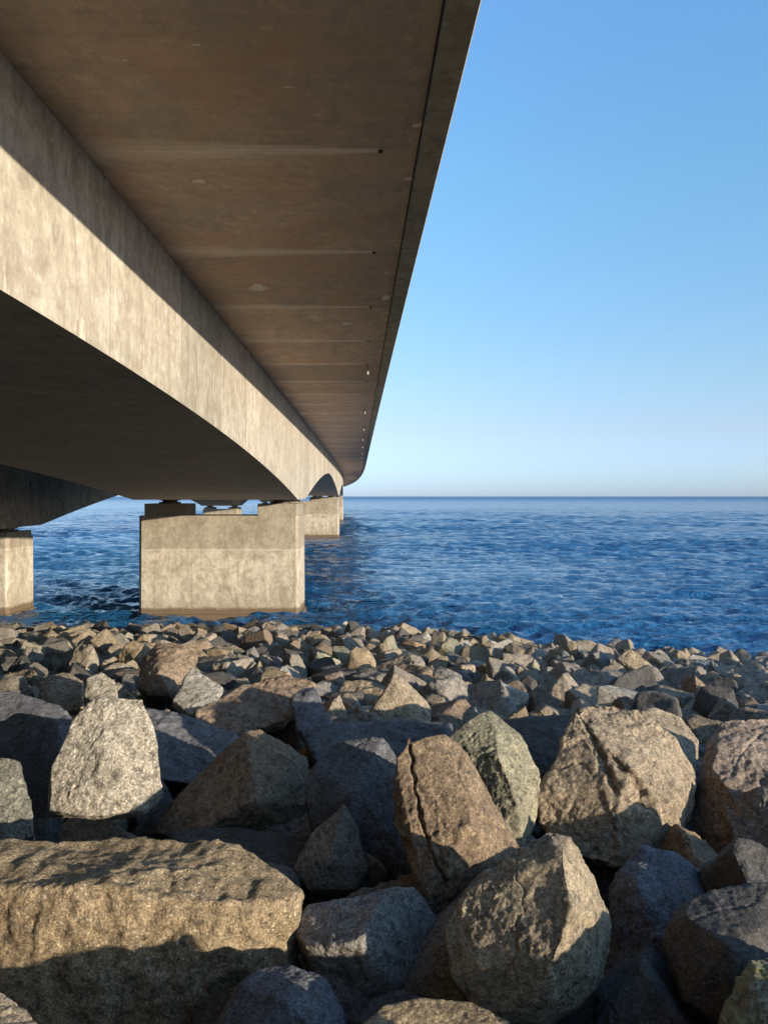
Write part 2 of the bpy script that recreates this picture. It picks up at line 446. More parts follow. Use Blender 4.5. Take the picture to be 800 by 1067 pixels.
H0 = 5.2          # deck underside above the camera at y = 0
XW_R, XW_L = -4.3, -15.9
XE_R, XE_L = 1.32, -21.5
borigin = (-10, -52, 0)
bridge = empty('road_bridge', borigin, 'long haunched concrete road bridge running overhead and out across the sea', 'bridge')
sweep('deck_slab', lambda y: [(XE_R - .42, H0), (XE_R - .42, H0 + .5), (XE_L + .42, H0 + .5), (XE_L + .42, H0)], M_DECK, bridge, borigin)
ebr = sweep('edge_beam', lambda y: [(XE_R - .40, H0 - .03), (XE_R - .02, H0 - .02), (XE_R - .005, H0 + .01), (XE_R - .03, H0 + .72), (XE_R - .40, H0 + .72)], M_EDGE, bridge, borigin)
ebl = sweep('edge_beam', lambda y: [(XE_L + .40, H0 - .03), (XE_L + .40, H0 + .72), (XE_L - .02, H0 + .72), (XE_L, H0 + .08), (XE_L + .05, H0 + .02)], M_EDGE, bridge, borigin)
sweep('edge_joint', lambda y: [(XE_R - .423, H0 - .035), (XE_R - .423, H0 + .1), (XE_R - .401, H0 + .1), (XE_R - .401, H0 - .035)], M_JOINT, bridge, borigin)
def sof(y): return 2.4 - 3.26 * haunch(y)
web = sweep('box_girder', lambda y: [(XW_R, sof(y)), (XW_R, H0 - .004), (XW_L, H0 - .004), (XW_L, sof(y))], M_WEB, bridge, borigin)
web.data.materials.append(M_SOFFIT)
for p in web.data.polygons:
    if abs(p.normal.z) > .6: p.material_index = 1
def bpt(x, y, z): return Vector((x + curve(y), y, CAM_Z + z + rise(y))) - Vector(borigin)
sweep('roadway', lambda y: [(XE_R - .43, H0 + .504), (XE_R - .43, H0 + .56), (XE_L + .43, H0 + .56), (XE_L + .43, H0 + .504)], M_ASPH, bridge, borigin)
# steel railing above the edge beam (right side)
def tubes(name, segs, mat, parent, r=.03, sides=6):
    bm = bmesh.new()
    for a, b in segs:
        a, b = Vector(a), Vector(b); d = b - a
        q = d.to_track_quat('Z', 'Y').to_matrix().to_4x4()
        bmesh.ops.create_cone(bm, cap_ends=True, segments=sides, radius1=r, radius2=r, depth=d.length,
                              matrix=Matrix.Translation((a + b) / 2) @ q)
    return bm_obj(name, bm, mat, parent)
for xr in (XE_R - .25, XE_L + .25):
    segs = []
    for i in range(0, 150):
        y = -50 + i * 4
        segs.append((bpt(xr, y, H0 + .72), bpt(xr, y, H0 + 1.55)))
    for zz in (1.0, 1.28, 1.55):
        for y in range(-52, 548, 10):
            segs.append((bpt(xr, y, H0 + zz), bpt(xr, y + 10, H0 + zz)))
    tubes('guard_rail', segs, M_RAIL, bridge)
# drain outlets under the deck edge
pm = None
for y in [34.6, 52.5, 67, 80, 93, 107, 121, 136, 151, 167, 184, 202, 221]:
    if pm is None:
        o = tubes('drain_pipe', [((0, 0, .05), (0, 0, -.36))], M_PIPE, bridge, .055, 12); pm = o
    else:
        o = pm.copy(); link(o, bridge)
    o.location = bpt(.36, y, H0)
# drip holes, with a small dark plug
pm = None
for i in range(0, 9):
    y = 12.4 + 5.4 * i
    if pm is None:
        o = tubes('drip_spout', [((0, 0, .02), (0, 0, -.03))], M_JOINT, bridge, .035, 10); pm = o
    else:
        o = pm.copy(); link(o, bridge)
    o.location = bpt(.33, y, H0)
# mortar patches on the underside (irregular thin slabs)
def under(u, v, x_slope=None):
    t = (v - CV) / F; Y = 12.0
    for _ in range(20): Y = (H0 + rise(Y)) / -t
    return (u - CU) / F * Y - curve(Y), Y
for j, (u, v, pw, ph) in enumerate([(269, 300, .26, .42), (328, 330, .20, .2), (362, 337, .22, .28), (402, 284, .10, .10),
                        (402, 310, .15, .32), (207, 188, .11, .11), (315, 431, .32, 1.3), (338, 431, .12, .4), (436, 130, .12, .10), (425, 186, .09, .10), (205, 46, .06, .03), (300, 90, .10, .018), (130, 62, .03, .03)]):
    x, y = under(u, v); rr = random.Random(j); n = 11
    ring = [(math.cos(a) * pw * rr.uniform(.45, 1.25), math.sin(a) * ph * rr.uniform(.4, 1.2)) for a in [k * 2 * math.pi / n for k in range(n)]]
    V = [tuple(bpt(x + a, y + b, H0 - .006)) for a, b in ring] + [tuple(bpt(x + a, y + b, H0 + .01)) for a, b in ring]
    mesh_obj('mortar_patch', V, [tuple(range(n))[::-1], tuple(range(n, 2 * n))] + [(k, (k + 1) % n, n + (k + 1) % n, n + k) for k in range(n)], M_PATCH, bridge)

# railway bridge beside it
rorigin = (-29, -52, 0)
rail = empty('rail_bridge', rorigin, 'second, lower-slung concrete bridge behind the first at the left edge', 'bridge')
RW_R, RW_L = -25.5, -32.8
def rsof(y): return 1.15 - 4.1 * haunch(y)
M_RWEB = concrete_mat('concrete_rail_web', (.44, .35, .24), (.32, .25, .17), (.10, .085, .065), 'web')
o = sweep('box_girder', lambda y: [(RW_R, rsof(y)), (RW_R, 4.596), (RW_L, 4.596), (RW_L, rsof(y))], M_RWEB, rail, rorigin)
sweep('deck_slab', lambda y: [(RW_R + 2.6, 4.6), (RW_R + 2.6, 5.3), (RW_L - 2.6, 5.3), (RW_L - 2.6, 4.6)], M_DECK, rail, rorigin)

# piers
def pier(y, xl, xr, ztop, plinth_h, label, group, rail_pier=False):
    y0, y1 = y - 2.2, y + 2.1
    cx = (xl + xr) / 2 + curve(y); cz = 0
    t = empty('bridge_pier', (cx, y, 0), label, 'pier', group)
    hw = (xr - xl) / 2
    bm = bmesh.new()
    # body with a slight batter and chamfered vertical corners
    def ring(z, e):
        c = .22
        pts = [(-hw - e + c, -2.2 - e), (hw + e - c, -2.2 - e), (hw + e, -2.2 - e + c), (hw + e, 2.1 + e - c),
               (hw + e - c, 2.1 + e), (-hw - e + c, 2.1 + e), (-hw - e, 2.1 + e - c), (-hw - e, -2.2 - e + c)]
        return [bm.verts.new((a, b, z)) for a, b in pts]
    levels = [(-7, .14), (-.3, .14), (.10, .14), (.12, .02), (2.5, .012), (ztop, 0.0)]
    rings = [ring(z, e) for z, e in levels]
    for a, b in zip(rings[:-1], rings[1:]):
        for i in range(8): bm.faces.new((a[i], a[(i + 1) % 8], b[(i + 1) % 8], b[i]))
    bm.faces.new(rings[-1]); bm.faces.new(rings[0][::-1])
    bmesh.ops.recalc_face_normals(bm, faces=bm.faces)
    bm_obj('pier_body', bm, M_PIER, t)
    # plinths either side, bearings on them
    soff = CAM_Z + (rsof(y) if rail_pier else sof(y)) + rise(y)
    pt = soff - .32
    for s in (1, -1):
        wdt = min(3.0, hw * .55) if s > 0 else min(3.5, hw * .55)
        x1 = s * (hw - .12); x0 = s * (hw - wdt)
        yf = -2.2 + (.006 if s > 0 else 1.0)
        b = boxes_bm([(min(x0, x1), max(x0, x1), yf, 1.9, ztop - .02, pt)], .05)
        pl = bm_obj('plinth', b, M_PIER if s > 0 or rail_pier else M_PLINTH_DARK, t)
        b = bmesh.new()
        xm = s * (hw - wdt / 2 - .1)
        for (zz0, zz1, rr) in ((pt - .01, pt + .12, .8), (pt + .12, pt + .22, .55), (pt + .22, soff + .01, .75)):
            bmesh.ops.create_cone(b, cap_ends=True, segments=20, radius1=rr, radius2=rr, depth=zz1 - zz0,
                                  matrix=Matrix.Translation((xm, 0, (zz0 + zz1) / 2)))
        bm_obj('bearing', b, M_STEEL, t)
    return t
ordn = ['nearest broad pale concrete pier of the road bridge, standing off the rocks', 'second road bridge pier, just right of the nearest pier',
        'third road bridge pier, a narrow strip farther out at the end of the row']
pg = 'concrete piers of the road bridge'
for i, y in enumerate([60, 170, 280, 390, 500, 610]):
    lab = ordn[i] if i < 3 else ['fourth', 'fifth', 'sixth'][i - 3] + ' road bridge pier from the shore, hidden behind the nearer ones'
    pier(y, XW_L - .05, XW_R - .02, CAM_Z - 1.47 + rise(y) - .58, .6, lab, pg)
pier(-50, XW_L - .05, XW_R - .02, CAM_Z - 1.7 + rise(-50), .6, 'road bridge pier on land behind the viewer', pg)
rg = 'concrete piers of the second bridge'
for i, y in enumerate([60, 170, 280, 390]):
    lab = ['pale pier of the second bridge standing at the left edge of the view', 'distant pier of the second bridge seen through the gap over the nearest pier top',
           'farther pier of the second bridge seen beside the right plinth of the nearest pier', 'farthest pier of the second bridge hidden behind the others'][i]
    pier(y, RW_L - .1, RW_R + .1, CAM_Z - 2.95 + rise(y) - .75, .6, lab, rg, True)
pier(-50, RW_L - .1, RW_R + .1, CAM_Z - 2.95 + rise(-50) - .75, .6, 'pier of the second bridge on land behind the viewer', rg, True)

# ------------------------------------------------------------------ rocks
def remesh(me, voxel):
    o = bpy.data.objects.new('tmp', me); COL.objects.link(o)
    md = o.modifiers.new('r', 'REMESH'); md.mode = 'VOXEL'; md.voxel_size = voxel; md.adaptivity = 0
    dg = bpy.context.evaluated_depsgraph_get(); dg.update()
    out = bpy.data.meshes.new_from_object(o.evaluated_get(dg))
    bpy.data.objects.remove(o)
    return out

def laplace(co, edges, it, f=.5):
    n = len(co); deg = np.zeros(n)
    np.add.at(deg, edges[:, 0], 1); np.add.at(deg, edges[:, 1], 1)
    deg = np.maximum(deg, 1)[:, None]
    for _ in range(it):
        s = np.zeros_like(co)
        for a in range(3):
            s[:, a] = np.bincount(edges[:, 0], co[edges[:, 1], a], n) + np.bincount(edges[:, 1], co[edges[:, 0], a], n)
        co = co + f * (s / deg - co)
    return co

def hull_bm(pts, bev):
    bm = bmesh.new()
    for p in pts: bm.verts.new(p)
    r = bmesh.ops.convex_hull(bm, input=bm.verts[:])
    junk = [g for g in r['geom_interior'] if isinstance(g, bmesh.types.BMVert)]
    if junk: bmesh.ops.delete(bm, geom=junk, context='VERTS')
    loose = [v for v in bm.verts if not v.link_faces]
    if loose: bmesh.ops.delete(bm, geom=loose, context='VERTS')
    bmesh.ops.dissolve_limit(bm, angle_limit=R(7), verts=bm.verts[:], edges=bm.edges[:])
    bmesh.ops.recalc_face_normals(bm, faces=bm.faces)
    return bm

def rockify(pts, seed, size, res, rough=1.0, smooth_it=2, crack=1.0, chips=7, cut=(.84, .95)):
    """angular boulder from the hull of pts: remeshed, worn at the edges, roughened at several scales"""
    bm = hull_bm(pts, 0)
    rr_ = random.Random(seed * 77)
    cen = sum((v.co for v in bm.verts), Vector()) / len(bm.verts)
    for _ in range(chips):                       # shave a few corners and edges into flat breaks
        dr = Vector((rr_.gauss(0, 1), rr_.gauss(0, 1), rr_.gauss(0, 1))).normalized()
        ext = max((v.co - cen).dot(dr) for v in bm.verts)
        pl = cen + dr * ext * rr_.uniform(*cut)
        r = bmesh.ops.bisect_plane(bm, geom=bm.verts[:] + bm.edges[:] + bm.faces[:], plane_co=pl, plane_no=dr, clear_outer=True)
        ed_ = [g_ for g_ in r['geom_cut'] if isinstance(g_, bmesh.types.BMEdge)]
        if ed_: bmesh.ops.holes_fill(bm, edges=ed_)
    me = bpy.data.meshes.new('h'); bm.to_mesh(me); bm.free()
    m2 = remesh(me, size / res); bpy.data.meshes.remove(me)
    n = len(m2.vertices)
    co = np.empty(n * 3); m2.vertices.foreach_get('co', co); co = co.reshape(-1, 3)
    ed = np.empty(len(m2.edges) * 2, dtype=np.int32); m2.edges.foreach_get('vertices', ed); ed = ed.reshape(-1, 2)
    co = laplace(co, ed, smooth_it)
    m2.vertices.foreach_set('co', co.ravel()); m2.update()
    no = np.empty(n * 3); m2.vertices.foreach_get('normal', no); no = no.reshape(-1, 3)
    off = Vector((seed * 13.7 % 91, seed * 7.3 % 57, seed * 3.1 % 77))
    d = np.zeros(n)
    N = noise.noise; inv = 1.0 / size
    for i in range(n):
        p = Vector(co[i]) * inv * 2 + off
        a = N(p * 1.3)
        b = noise.fractal(p * 3.0, .9, 2.2, 4)
        e = noise.fractal(p * 9.0 + Vector((5, 1, 2)), .8, 2.1, 3) if res > 30 else 0.0
        # stepped breaks: quantised low noise gives ledges
        s_ = N(p * 2.0 + Vector((9, 9, 9)) + 0.25 * Vector((b, a, b)))
        led = math.tanh((s_ - .12) * 22) * .0045 + math.tanh((s_ + .22) * 26) * .0035
        cr = N(p * 1.1 + Vector((3, 8, 2)) + Vector((b, a, b)) * .12)
        crv = -math.exp(-(cr / .012) ** 2) * .007 * crack if res > 30 else 0.0
        f2 = abs(noise.fractal(p * 5.0 + Vector((2, 7, 4)), .8, 2.2, 4)) if res > 30 else 0.0
        g = noise.fractal(p * 20.0, .7, 2.1, 3) if res > 60 else 0.0
        pat = .35 + 1.1 * max(0.0, min(1.0, .5 + 1.6 * N(p * 1.1 + Vector((4, 4, 1)))))
        d[i] = (a * .010 + b * .0075 * rough * pat + (e - .5 * f2) * .0070 * rough * pat + g * .0030 * rough * pat + led * rough + crv)
    co = co + no * (d * size)[:, None]
    m2.vertices.foreach_set('co', co.ravel()); m2.update(); m2.shade_smooth()
    return m2

GP = {}
def hero(name, colr, label, pts, T, res=70, rough=1.0, front=None, group=None, crack=1.0, cat='boulder', lines=()):
    seed = hero.i; hero.i += 1
    rr = random.Random(seed)
    P3 = [P(u, v, Y) for (u, v, Y) in pts]
    cu = sum(p[0] for p in pts) / len(pts); cv = sum(p[1] for p in pts) / len(pts)
    for (u, v, Y) in list(pts):
        for fT, sh in ((.45, 1.0), (1.0, .74)):
            yy = Y + T * fT * rr.uniform(.85, 1.15)
            q = P(cu + (u - cu) * sh, cv + (v - cv) * sh + 6, yy)
            P3.append(q)
    # hidden foot
    low = max(P3, key=lambda p: -p.z)
    c = sum(P3, Vector()) / len(P3)
    size = max(max(p[a] for p in P3) - min(p[a] for p in P3) for a in range(3))
    base = Vector((c.x, c.y, min(p.z for p in P3)))
    me = rockify([p - base for p in P3], seed + 1, size, int(res * 1.35), rough, crack=crack, smooth_it=1, chips=6, cut=(.93, .985))
    for poly, wpx, dep in lines:                 # fissures that cross the face along a given line
        n = len(me.vertices); co = np.empty(n * 3); me.vertices.foreach_get('co', co); co = co.reshape(-1, 3)
        no = np.empty(n * 3); me.vertices.foreach_get('normal', no); no = no.reshape(-1, 3)
        W = co + np.array(base); U = CU + F * W[:, 0] / W[:, 1]; Vv = CV - F * (W[:, 2] - CAM_Z) / W[:, 1]
        jit = np.array([noise.noise(Vector(c_) * 14) for c_ in W]) * 3.5
        best = np.full(n, 1e9)
        for (a0, b0), (a1, b1) in zip(poly[:-1], poly[1:]):
            L2 = (a1 - a0) ** 2 + (b1 - b0) ** 2
            t = np.clip(((U - a0) * (a1 - a0) + (Vv - b0) * (b1 - b0)) / L2, 0, 1)
            best = np.minimum(best, np.hypot(U + jit - a0 - t * (a1 - a0), Vv - b0 - t * (b1 - b0)))
        front_ = no[:, 1] < .3
        co -= no * (np.exp(-(best / wpx) ** 2) * dep * front_)[:, None]
        me.vertices.foreach_set('co', co.ravel()); me.update()
    me.name = name; me.materials.append(ROCK[colr])
    o = bpy.data.objects.new(name, me); o.location = base; link(o)
    tag(o, label, cat, group or 'large boulders in the foreground')
    return o
hero.i = 0

B = 'boulder'
hero(B, 'sparkle', 'huge flat-topped tan slab across the lower left corner, its lower half in shade',
     [(-70,882,4.75),(20,874,4.8),(150,867,4.85),(250,878,4.75),(318,926,4.5),(-70,930,4.3),(100,922,4.22),(225,944,4.2),(312,940,4.35),
      (302,990,4.45),(308,1022,4.6),(285,1055,4.45),(-70,1110,4.15),(150,1110,4.15)], .35, 100)
hero(B, 'grey', 'rounded grey boulder below centre, pale lit top and dark shaded lower half',
     [(303,965,4.5),(322,946,4.55),(400,924,4.6),(432,924,4.7),(458,962,4.75),(452,1012,4.6),(420,1042,4.4),(385,1052,4.35),(330,1020,4.35),(318,985,4.3),(375,985,4.15),(395,940,4.4)], .4, 75)
hero(B, 'golden', 'tall rounded tan boulder at lower centre right with a shaded bluish right side',
     [(463,965,4.0),(480,935,4.05),(540,885,4.15),(570,865,4.2),(592,872,4.2),(620,910,4.25),(635,960,4.2),(628,1020,4.1),(598,1052,3.95),(560,1068,3.8),(500,1062,3.8),(468,1020,3.85),
      (586,890,3.98),(596,950,3.75),(578,1000,3.62),(570,1040,3.65),(500,1010,3.75)], .4, 95)
hero(B, 'cracked', 'tall wedge of brown rock split by a long vertical crack, in the middle',
     [(412,790,5.45),(424,772,5.5),(462,763,5.6),(480,774,5.6),(512,832,5.5),(540,882,5.4),(532,905,5.3),(505,940,5.2),(470,990,5.05),(446,965,5.0),(428,905,5.15),(413,850,5.35),
      (468,785,5.45),(495,850,5.15),(440,930,4.95),(500,890,5.1)], .4, 120, 1.2, crack=1.5,
     lines=[([(424,765),(430,800),(437,850),(447,885),(466,925)], 1.4, .05)])
hero(B, 'olive', 'greenish grey boulder with a smooth rounded top, right behind the cracked brown wedge',
     [(462,770,6.6),(488,747,6.7),(512,740,6.75),(542,766,6.7),(563,802,6.6),(558,850,6.4),(546,884,6.2),(500,890,6.2),(520,790,6.3),(540,840,6.15)], .45, 85)
hero(B, 'sparkle', 'large sunlit tan boulder with a peaked top, right of centre',
     [(558,852,6.5),(562,826,6.55),(582,786,6.75),(598,745,6.95),(620,732,7.2),(662,740,7.2),(702,770,7.1),(724,808,7.0),(718,852,6.8),(706,884,6.5),(650,905,6.2),(590,890,6.3),
      (618,770,6.75),(655,800,6.4),(704,842,6.35),(602,838,6.4),(640,850,6.25)], .5, 110, 1.2, lines=[([(604,742),(617,768),(630,800),(640,822)], 3.0, .05), ([(640,790),(662,812),(672,840)], 5.0, .05)])
hero(B, 'reddish', 'pinkish brown pitted boulder cut off by the right edge of the view',
     [(u_, v_, y_ * 1.16) for u_, v_, y_ in [(714,872,6.1),(720,826,6.2),(736,772,6.35),(752,750,6.45),(800,747,6.5),(850,752,6.5),(860,900,5.7),(800,928,5.6),(742,918,5.75),(742,800,6.0),(775,850,5.6),(840,850,5.5)]], .5, 100, 1.0)
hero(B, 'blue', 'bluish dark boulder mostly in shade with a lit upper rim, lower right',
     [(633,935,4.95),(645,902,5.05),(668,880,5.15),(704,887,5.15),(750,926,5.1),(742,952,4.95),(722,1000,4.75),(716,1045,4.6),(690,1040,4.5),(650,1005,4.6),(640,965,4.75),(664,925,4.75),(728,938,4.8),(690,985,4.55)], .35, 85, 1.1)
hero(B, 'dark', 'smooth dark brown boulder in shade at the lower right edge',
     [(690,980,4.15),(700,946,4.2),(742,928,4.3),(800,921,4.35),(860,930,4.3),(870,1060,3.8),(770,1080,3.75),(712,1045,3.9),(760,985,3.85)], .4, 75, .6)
hero(B, 'mossy', 'mossy yellow-green boulder in the bottom right corner',
     [(742,1095,3.3),(758,1042,3.35),(784,1003,3.45),(802,994,3.5),(870,990,3.5),(870,1110,3.2),(790,1040,3.25)], .3, 80, 1.5)
hero(B, 'grey', 'small grey boulder with a pointed top leaning on a big dark one near the middle',
     [(307,905,5.6),(322,870,5.7),(358,837,5.8),(372,862,5.75),(382,905,5.6),(370,928,5.5),(322,926,5.5),(345,895,5.45)], .25, 60)
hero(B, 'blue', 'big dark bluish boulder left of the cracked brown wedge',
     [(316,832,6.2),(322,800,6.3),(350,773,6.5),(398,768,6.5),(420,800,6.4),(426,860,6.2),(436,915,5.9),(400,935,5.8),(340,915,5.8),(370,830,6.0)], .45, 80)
hero(B, 'speckled', 'upright speckled grey-white block fully in the sun, on the left',
     [(50,845,6.0),(54,800,6.15),(76,750,6.3),(100,727,6.4),(148,728,6.4),(160,760,6.35),(171,826,6.15),(152,843,6.05),(108,852,6.0),(108,740,6.3),(110,800,6.05)], .45, 90, .9)
hero(B, 'brown', 'ridged boulder with a brown left face and a blue-grey right face, between slab and bridge',
     [(158,867,6.6),(182,828,6.8),(256,762,7.2),(274,760,7.3),(320,788,7.2),(324,840,6.9),(300,866,6.7),(200,872,6.4),(258,772,7.0),(263,835,6.35)], .45, 85)
hero(B, 'olive', 'boulder with a lit pale top cut off by the left edge, beside the speckled block',
     [(-50,800,5.7),(0,790,5.75),(20,793,5.75),(31,832,5.65),(36,872,5.5),(0,882,5.4),(-50,888,5.4)], .35, 60)
hero(B, 'dark', 'dark brown boulder in shade at the left, behind the pale-topped edge boulder',
     [(-30,772,7.3),(18,742,7.6),(62,748,7.6),(62,800,7.2),(45,862,6.8),(0,850,6.8)], .5, 60)
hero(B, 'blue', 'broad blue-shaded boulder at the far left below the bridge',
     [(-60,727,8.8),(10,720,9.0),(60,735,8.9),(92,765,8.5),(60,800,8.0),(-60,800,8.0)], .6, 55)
hero(B, 'tan', 'small tan boulder with a sunlit face at the left edge, above the broad blue-shaded one',
     [(-14,722,10.6),(8,703,10.9),(26,706,10.9),(36,722,10.6),(10,735,10.3)], .5, 45)
hero(B, 'tan', 'lit tan boulder with a sloping top, two boulders left of the brown upright one',
     [(40,726,10.3),(48,706,10.6),(68,700,10.8),(86,710,10.6),(88,738,10.0),(60,742,9.9)], .5, 50)
hero(B, 'pale', 'small pale round-topped boulder right behind the speckled block',
     [(86,726,9.6),(91,707,9.8),(105,701,9.9),(120,709,9.8),(124,728,9.5),(105,735,9.4)], .4, 45)
hero(B, 'brown', 'upright orange-brown boulder standing above its neighbours below the near pier',
     [(144,714,11.4),(149,686,11.9),(164,671,12.1),(192,671,12.1),(206,682,12.0),(200,705,11.6),(180,726,11.2),(155,724,11.2),(165,700,11.3)], .6, 60)
hero(B, 'pale', 'small wedge with a whitish left face and a blue-shaded right face',
     [(180,730,10.1),(190,710,10.4),(200,696,10.6),(216,706,10.5),(234,716,10.3),(226,735,10.0),(200,748,9.8)], .5, 50)
hero(B, 'reddish', 'broad brown boulder with a sunlit crest and a dark hollow below it, left of centre',
     [(203,742,9.8),(225,728,10.1),(255,712,10.5),(300,705,10.8),(328,712,10.7),(318,732,10.2),(296,752,9.7),(240,768,9.4),(210,762,9.4)], .6, 70, 1.3)
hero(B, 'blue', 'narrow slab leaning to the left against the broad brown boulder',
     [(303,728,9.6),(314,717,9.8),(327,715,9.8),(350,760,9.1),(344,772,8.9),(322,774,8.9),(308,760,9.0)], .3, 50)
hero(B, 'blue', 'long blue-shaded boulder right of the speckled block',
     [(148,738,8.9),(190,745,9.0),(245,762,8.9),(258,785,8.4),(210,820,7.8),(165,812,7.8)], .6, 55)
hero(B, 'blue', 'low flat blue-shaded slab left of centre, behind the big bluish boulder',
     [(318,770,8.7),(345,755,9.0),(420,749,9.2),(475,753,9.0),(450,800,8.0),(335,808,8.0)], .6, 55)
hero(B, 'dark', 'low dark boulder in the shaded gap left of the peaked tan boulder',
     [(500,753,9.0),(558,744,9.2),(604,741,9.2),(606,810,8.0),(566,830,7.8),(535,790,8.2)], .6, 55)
hero(B, 'tan', 'smooth tan boulder with a sloping edge right behind the peaked tan boulder',
     [(655,748,8.8),(680,737,9.0),(708,748,9.0),(727,772,8.8),(724,806,8.2),(690,812,8.1)], .6, 65)
hero(B, 'blue', 'bluish rounded boulder at the bottom edge, right of the huge slab',
     [(226,1062,3.75),(245,1027,3.85),(270,1010,3.95),(302,1007,3.95),(340,1020,3.9),(360,1055,3.75),(364,1110,3.5),(220,1110,3.5),(300,1045,3.6)], .35, 85)
hero(B, 'dark', 'dark brown boulder tucked at the bottom between huge slab and bluish rounded one',
     [(200,1055,4.0),(220,1036,4.05),(246,1030,4.05),(250,1090,3.75),(200,1100,3.75)], .3, 45)
hero(B, 'tan', 'sunlit tan boulder poking in at the bottom edge near the middle',
     [(376,1072,3.45),(400,1048,3.55),(440,1041,3.6),(492,1046,3.6),(532,1066,3.5),(540,1110,3.3),(368,1110,3.3)], .35, 75)
hero(B, 'dark', 'small dark boulder at the bottom, behind the sunlit tan one',
     [(372,1062,3.85),(388,1040,3.95),(415,1032,4.0),(445,1042,3.95),(440,1100,3.7),(378,1100,3.7)], .3, 50)
hero(B, 'tan', 'lit tan boulder in the bottom left corner, in front of the huge slab',
     [(-50,1038,3.4),(0,1033,3.5),(32,1058,3.45),(64,1110,3.25),(-50,1110,3.2)], .3, 60)
hero(B, 'dark', 'shaded dark boulder at the bottom between tall rounded one and smooth brown one',
     [(615,1085,3.9),(634,1038,4.1),(660,1027,4.2),(702,1040,4.15),(722,1075,4.0),(700,1110,3.8),(620,1110,3.8)], .3, 60)
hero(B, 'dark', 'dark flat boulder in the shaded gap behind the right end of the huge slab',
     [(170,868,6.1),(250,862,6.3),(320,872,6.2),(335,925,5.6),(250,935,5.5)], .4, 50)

hero(B, 'dark', 'flat dark boulder added unseen below the view to shade the huge slab',
     [(120,1112,3.2),(300,1104,3.2),(480,1106,3.2),(660,1112,3.2),(160,1160,2.75),(640,1160,2.75),(120,1250,2.8),(660,1250,2.8)], .3, 45, .7)  # added out of view so its shadow falls on the slab's lower part
# prototypes for the smaller armour stones
SHAPES = ['blocky', 'flat', 'wedge-shaped', 'rounded', 'pointed', 'elongated']
def proto_pts(kind, rr):
    pts = []
    if kind in ('blocky', 'flat', 'elongated'):
        d = {'blocky': (.5, .42, .38), 'flat': (.6, .48, .22), 'elongated': (.72, .34, .30)}[kind]
        for a in (-1, 1):
            for b in (-1, 1):
                for c in (-1, 1):
                    for q in range(2):
                        pts.append(Vector((a * d[0] * rr.uniform(.55, 1), b * d[1] * rr.uniform(.55, 1), c * d[2] * rr.uniform(.6, 1))))
    elif kind == 'wedge-shaped':
        for a in (-1, 1):
            pts += [Vector((a * .55 * rr.uniform(.7, 1), -.4, -.3)), Vector((a * .5 * rr.uniform(.7, 1), .45, -.3)), Vector((a * .4 * rr.uniform(.5, 1), rr.uniform(.0, .3), .42)),
                    Vector((a * .4 * rr.uniform(.8, 1), -.42, .0))]
    elif kind == 'pointed':
        for q in range(7):
            a = q * 6.283 / 7 + rr.uniform(-.3, .3); pts.append(Vector((math.cos(a) * .5, math.sin(a) * .5, -.25 + rr.uniform(-.1, .2))))
        pts += [Vector((rr.uniform(-.15, .15), rr.uniform(-.15, .15), .55)), Vector((.12, .1, .45)), Vector((0, 0, -.4))]
    else:
        for q in range(22):
            v = Vector((rr.gauss(0, 1), rr.gauss(0, 1), rr.gauss(0, 1))).normalized()
            pts.append(Vector((v.x * .52, v.y * .46, v.z * .4)))
    return pts
def mesh_np(me):
    bm = bmesh.new(); bm.from_mesh(me); bmesh.ops.triangulate(bm, faces=bm.faces[:])
    vv = np.array([v.co[:] for v in bm.verts]); bm.verts.index_update()
    ff = np.array([[v.index for v in f.verts] for f in bm.faces], dtype=np.int32); bm.free()
    return vv, ff
def angular(pts, seed):
    bm = hull_bm(pts, 0); rr_ = random.Random(seed)
    cen = sum((v.co for v in bm.verts), Vector()) / len(bm.verts)
    for _ in range(9):
        dr = Vector((rr_.gauss(0, 1), rr_.gauss(0, 1), rr_.gauss(0, 1))).normalized()
        ext = max((v.co - cen).dot(dr) for v in bm.verts)
        r = bmesh.ops.bisect_plane(bm, geom=bm.verts[:] + bm.edges[:] + bm.faces[:], plane_co=cen + dr * ext * rr_.uniform(.78, .95), plane_no=dr, clear_outer=True)
        ed_ = [g_ for g_ in r['geom_cut'] if isinstance(g_, bmesh.types.BMEdge)]
        if ed_: bmesh.ops.holes_fill(bm, edges=ed_)
    bmesh.ops.dissolve_limit(bm, angle_limit=R(9), verts=bm.verts[:], edges=bm.edges[:])
    bmesh.ops.bevel(bm, geom=bm.edges[:], offset=.022, segments=1, affect='EDGES')
    bmesh.ops.triangulate(bm, faces=bm.faces[:])
    for _ in range(2):
        bmesh.ops.subdivide_edges(bm, edges=[e for e in bm.edges if e.calc_length() > .16], cuts=1, use_grid_fill=True)
        bmesh.ops.triangulate(bm, faces=bm.faces[:])
    for v in bm.verts:
        p = v.co * 3 + Vector((seed, seed * 2, 1))
        v.co += v.co.normalized() * (.030 * noise.fractal(p, .8, 2.1, 3))
    me = bpy.data.meshes.new('ang'); bm.to_mesh(me); bm.free()
    return me
PROTO = {}; LOW = []
for si, sname in enumerate(SHAPES):
    for j in range(3):
        rr = random.Random(100 + si * 10 + j)
        pp = proto_pts(sname, rr)
        PROTO[(sname, j)] = rockify(pp, 50 + si * 5 + j, 1.1, 44, 1.3, 1, chips=11, cut=(.78, .95))
        LOW.append(mesh_np(angular(pp, si * 5 + j + 1)))
keys = list(PROTO.keys())

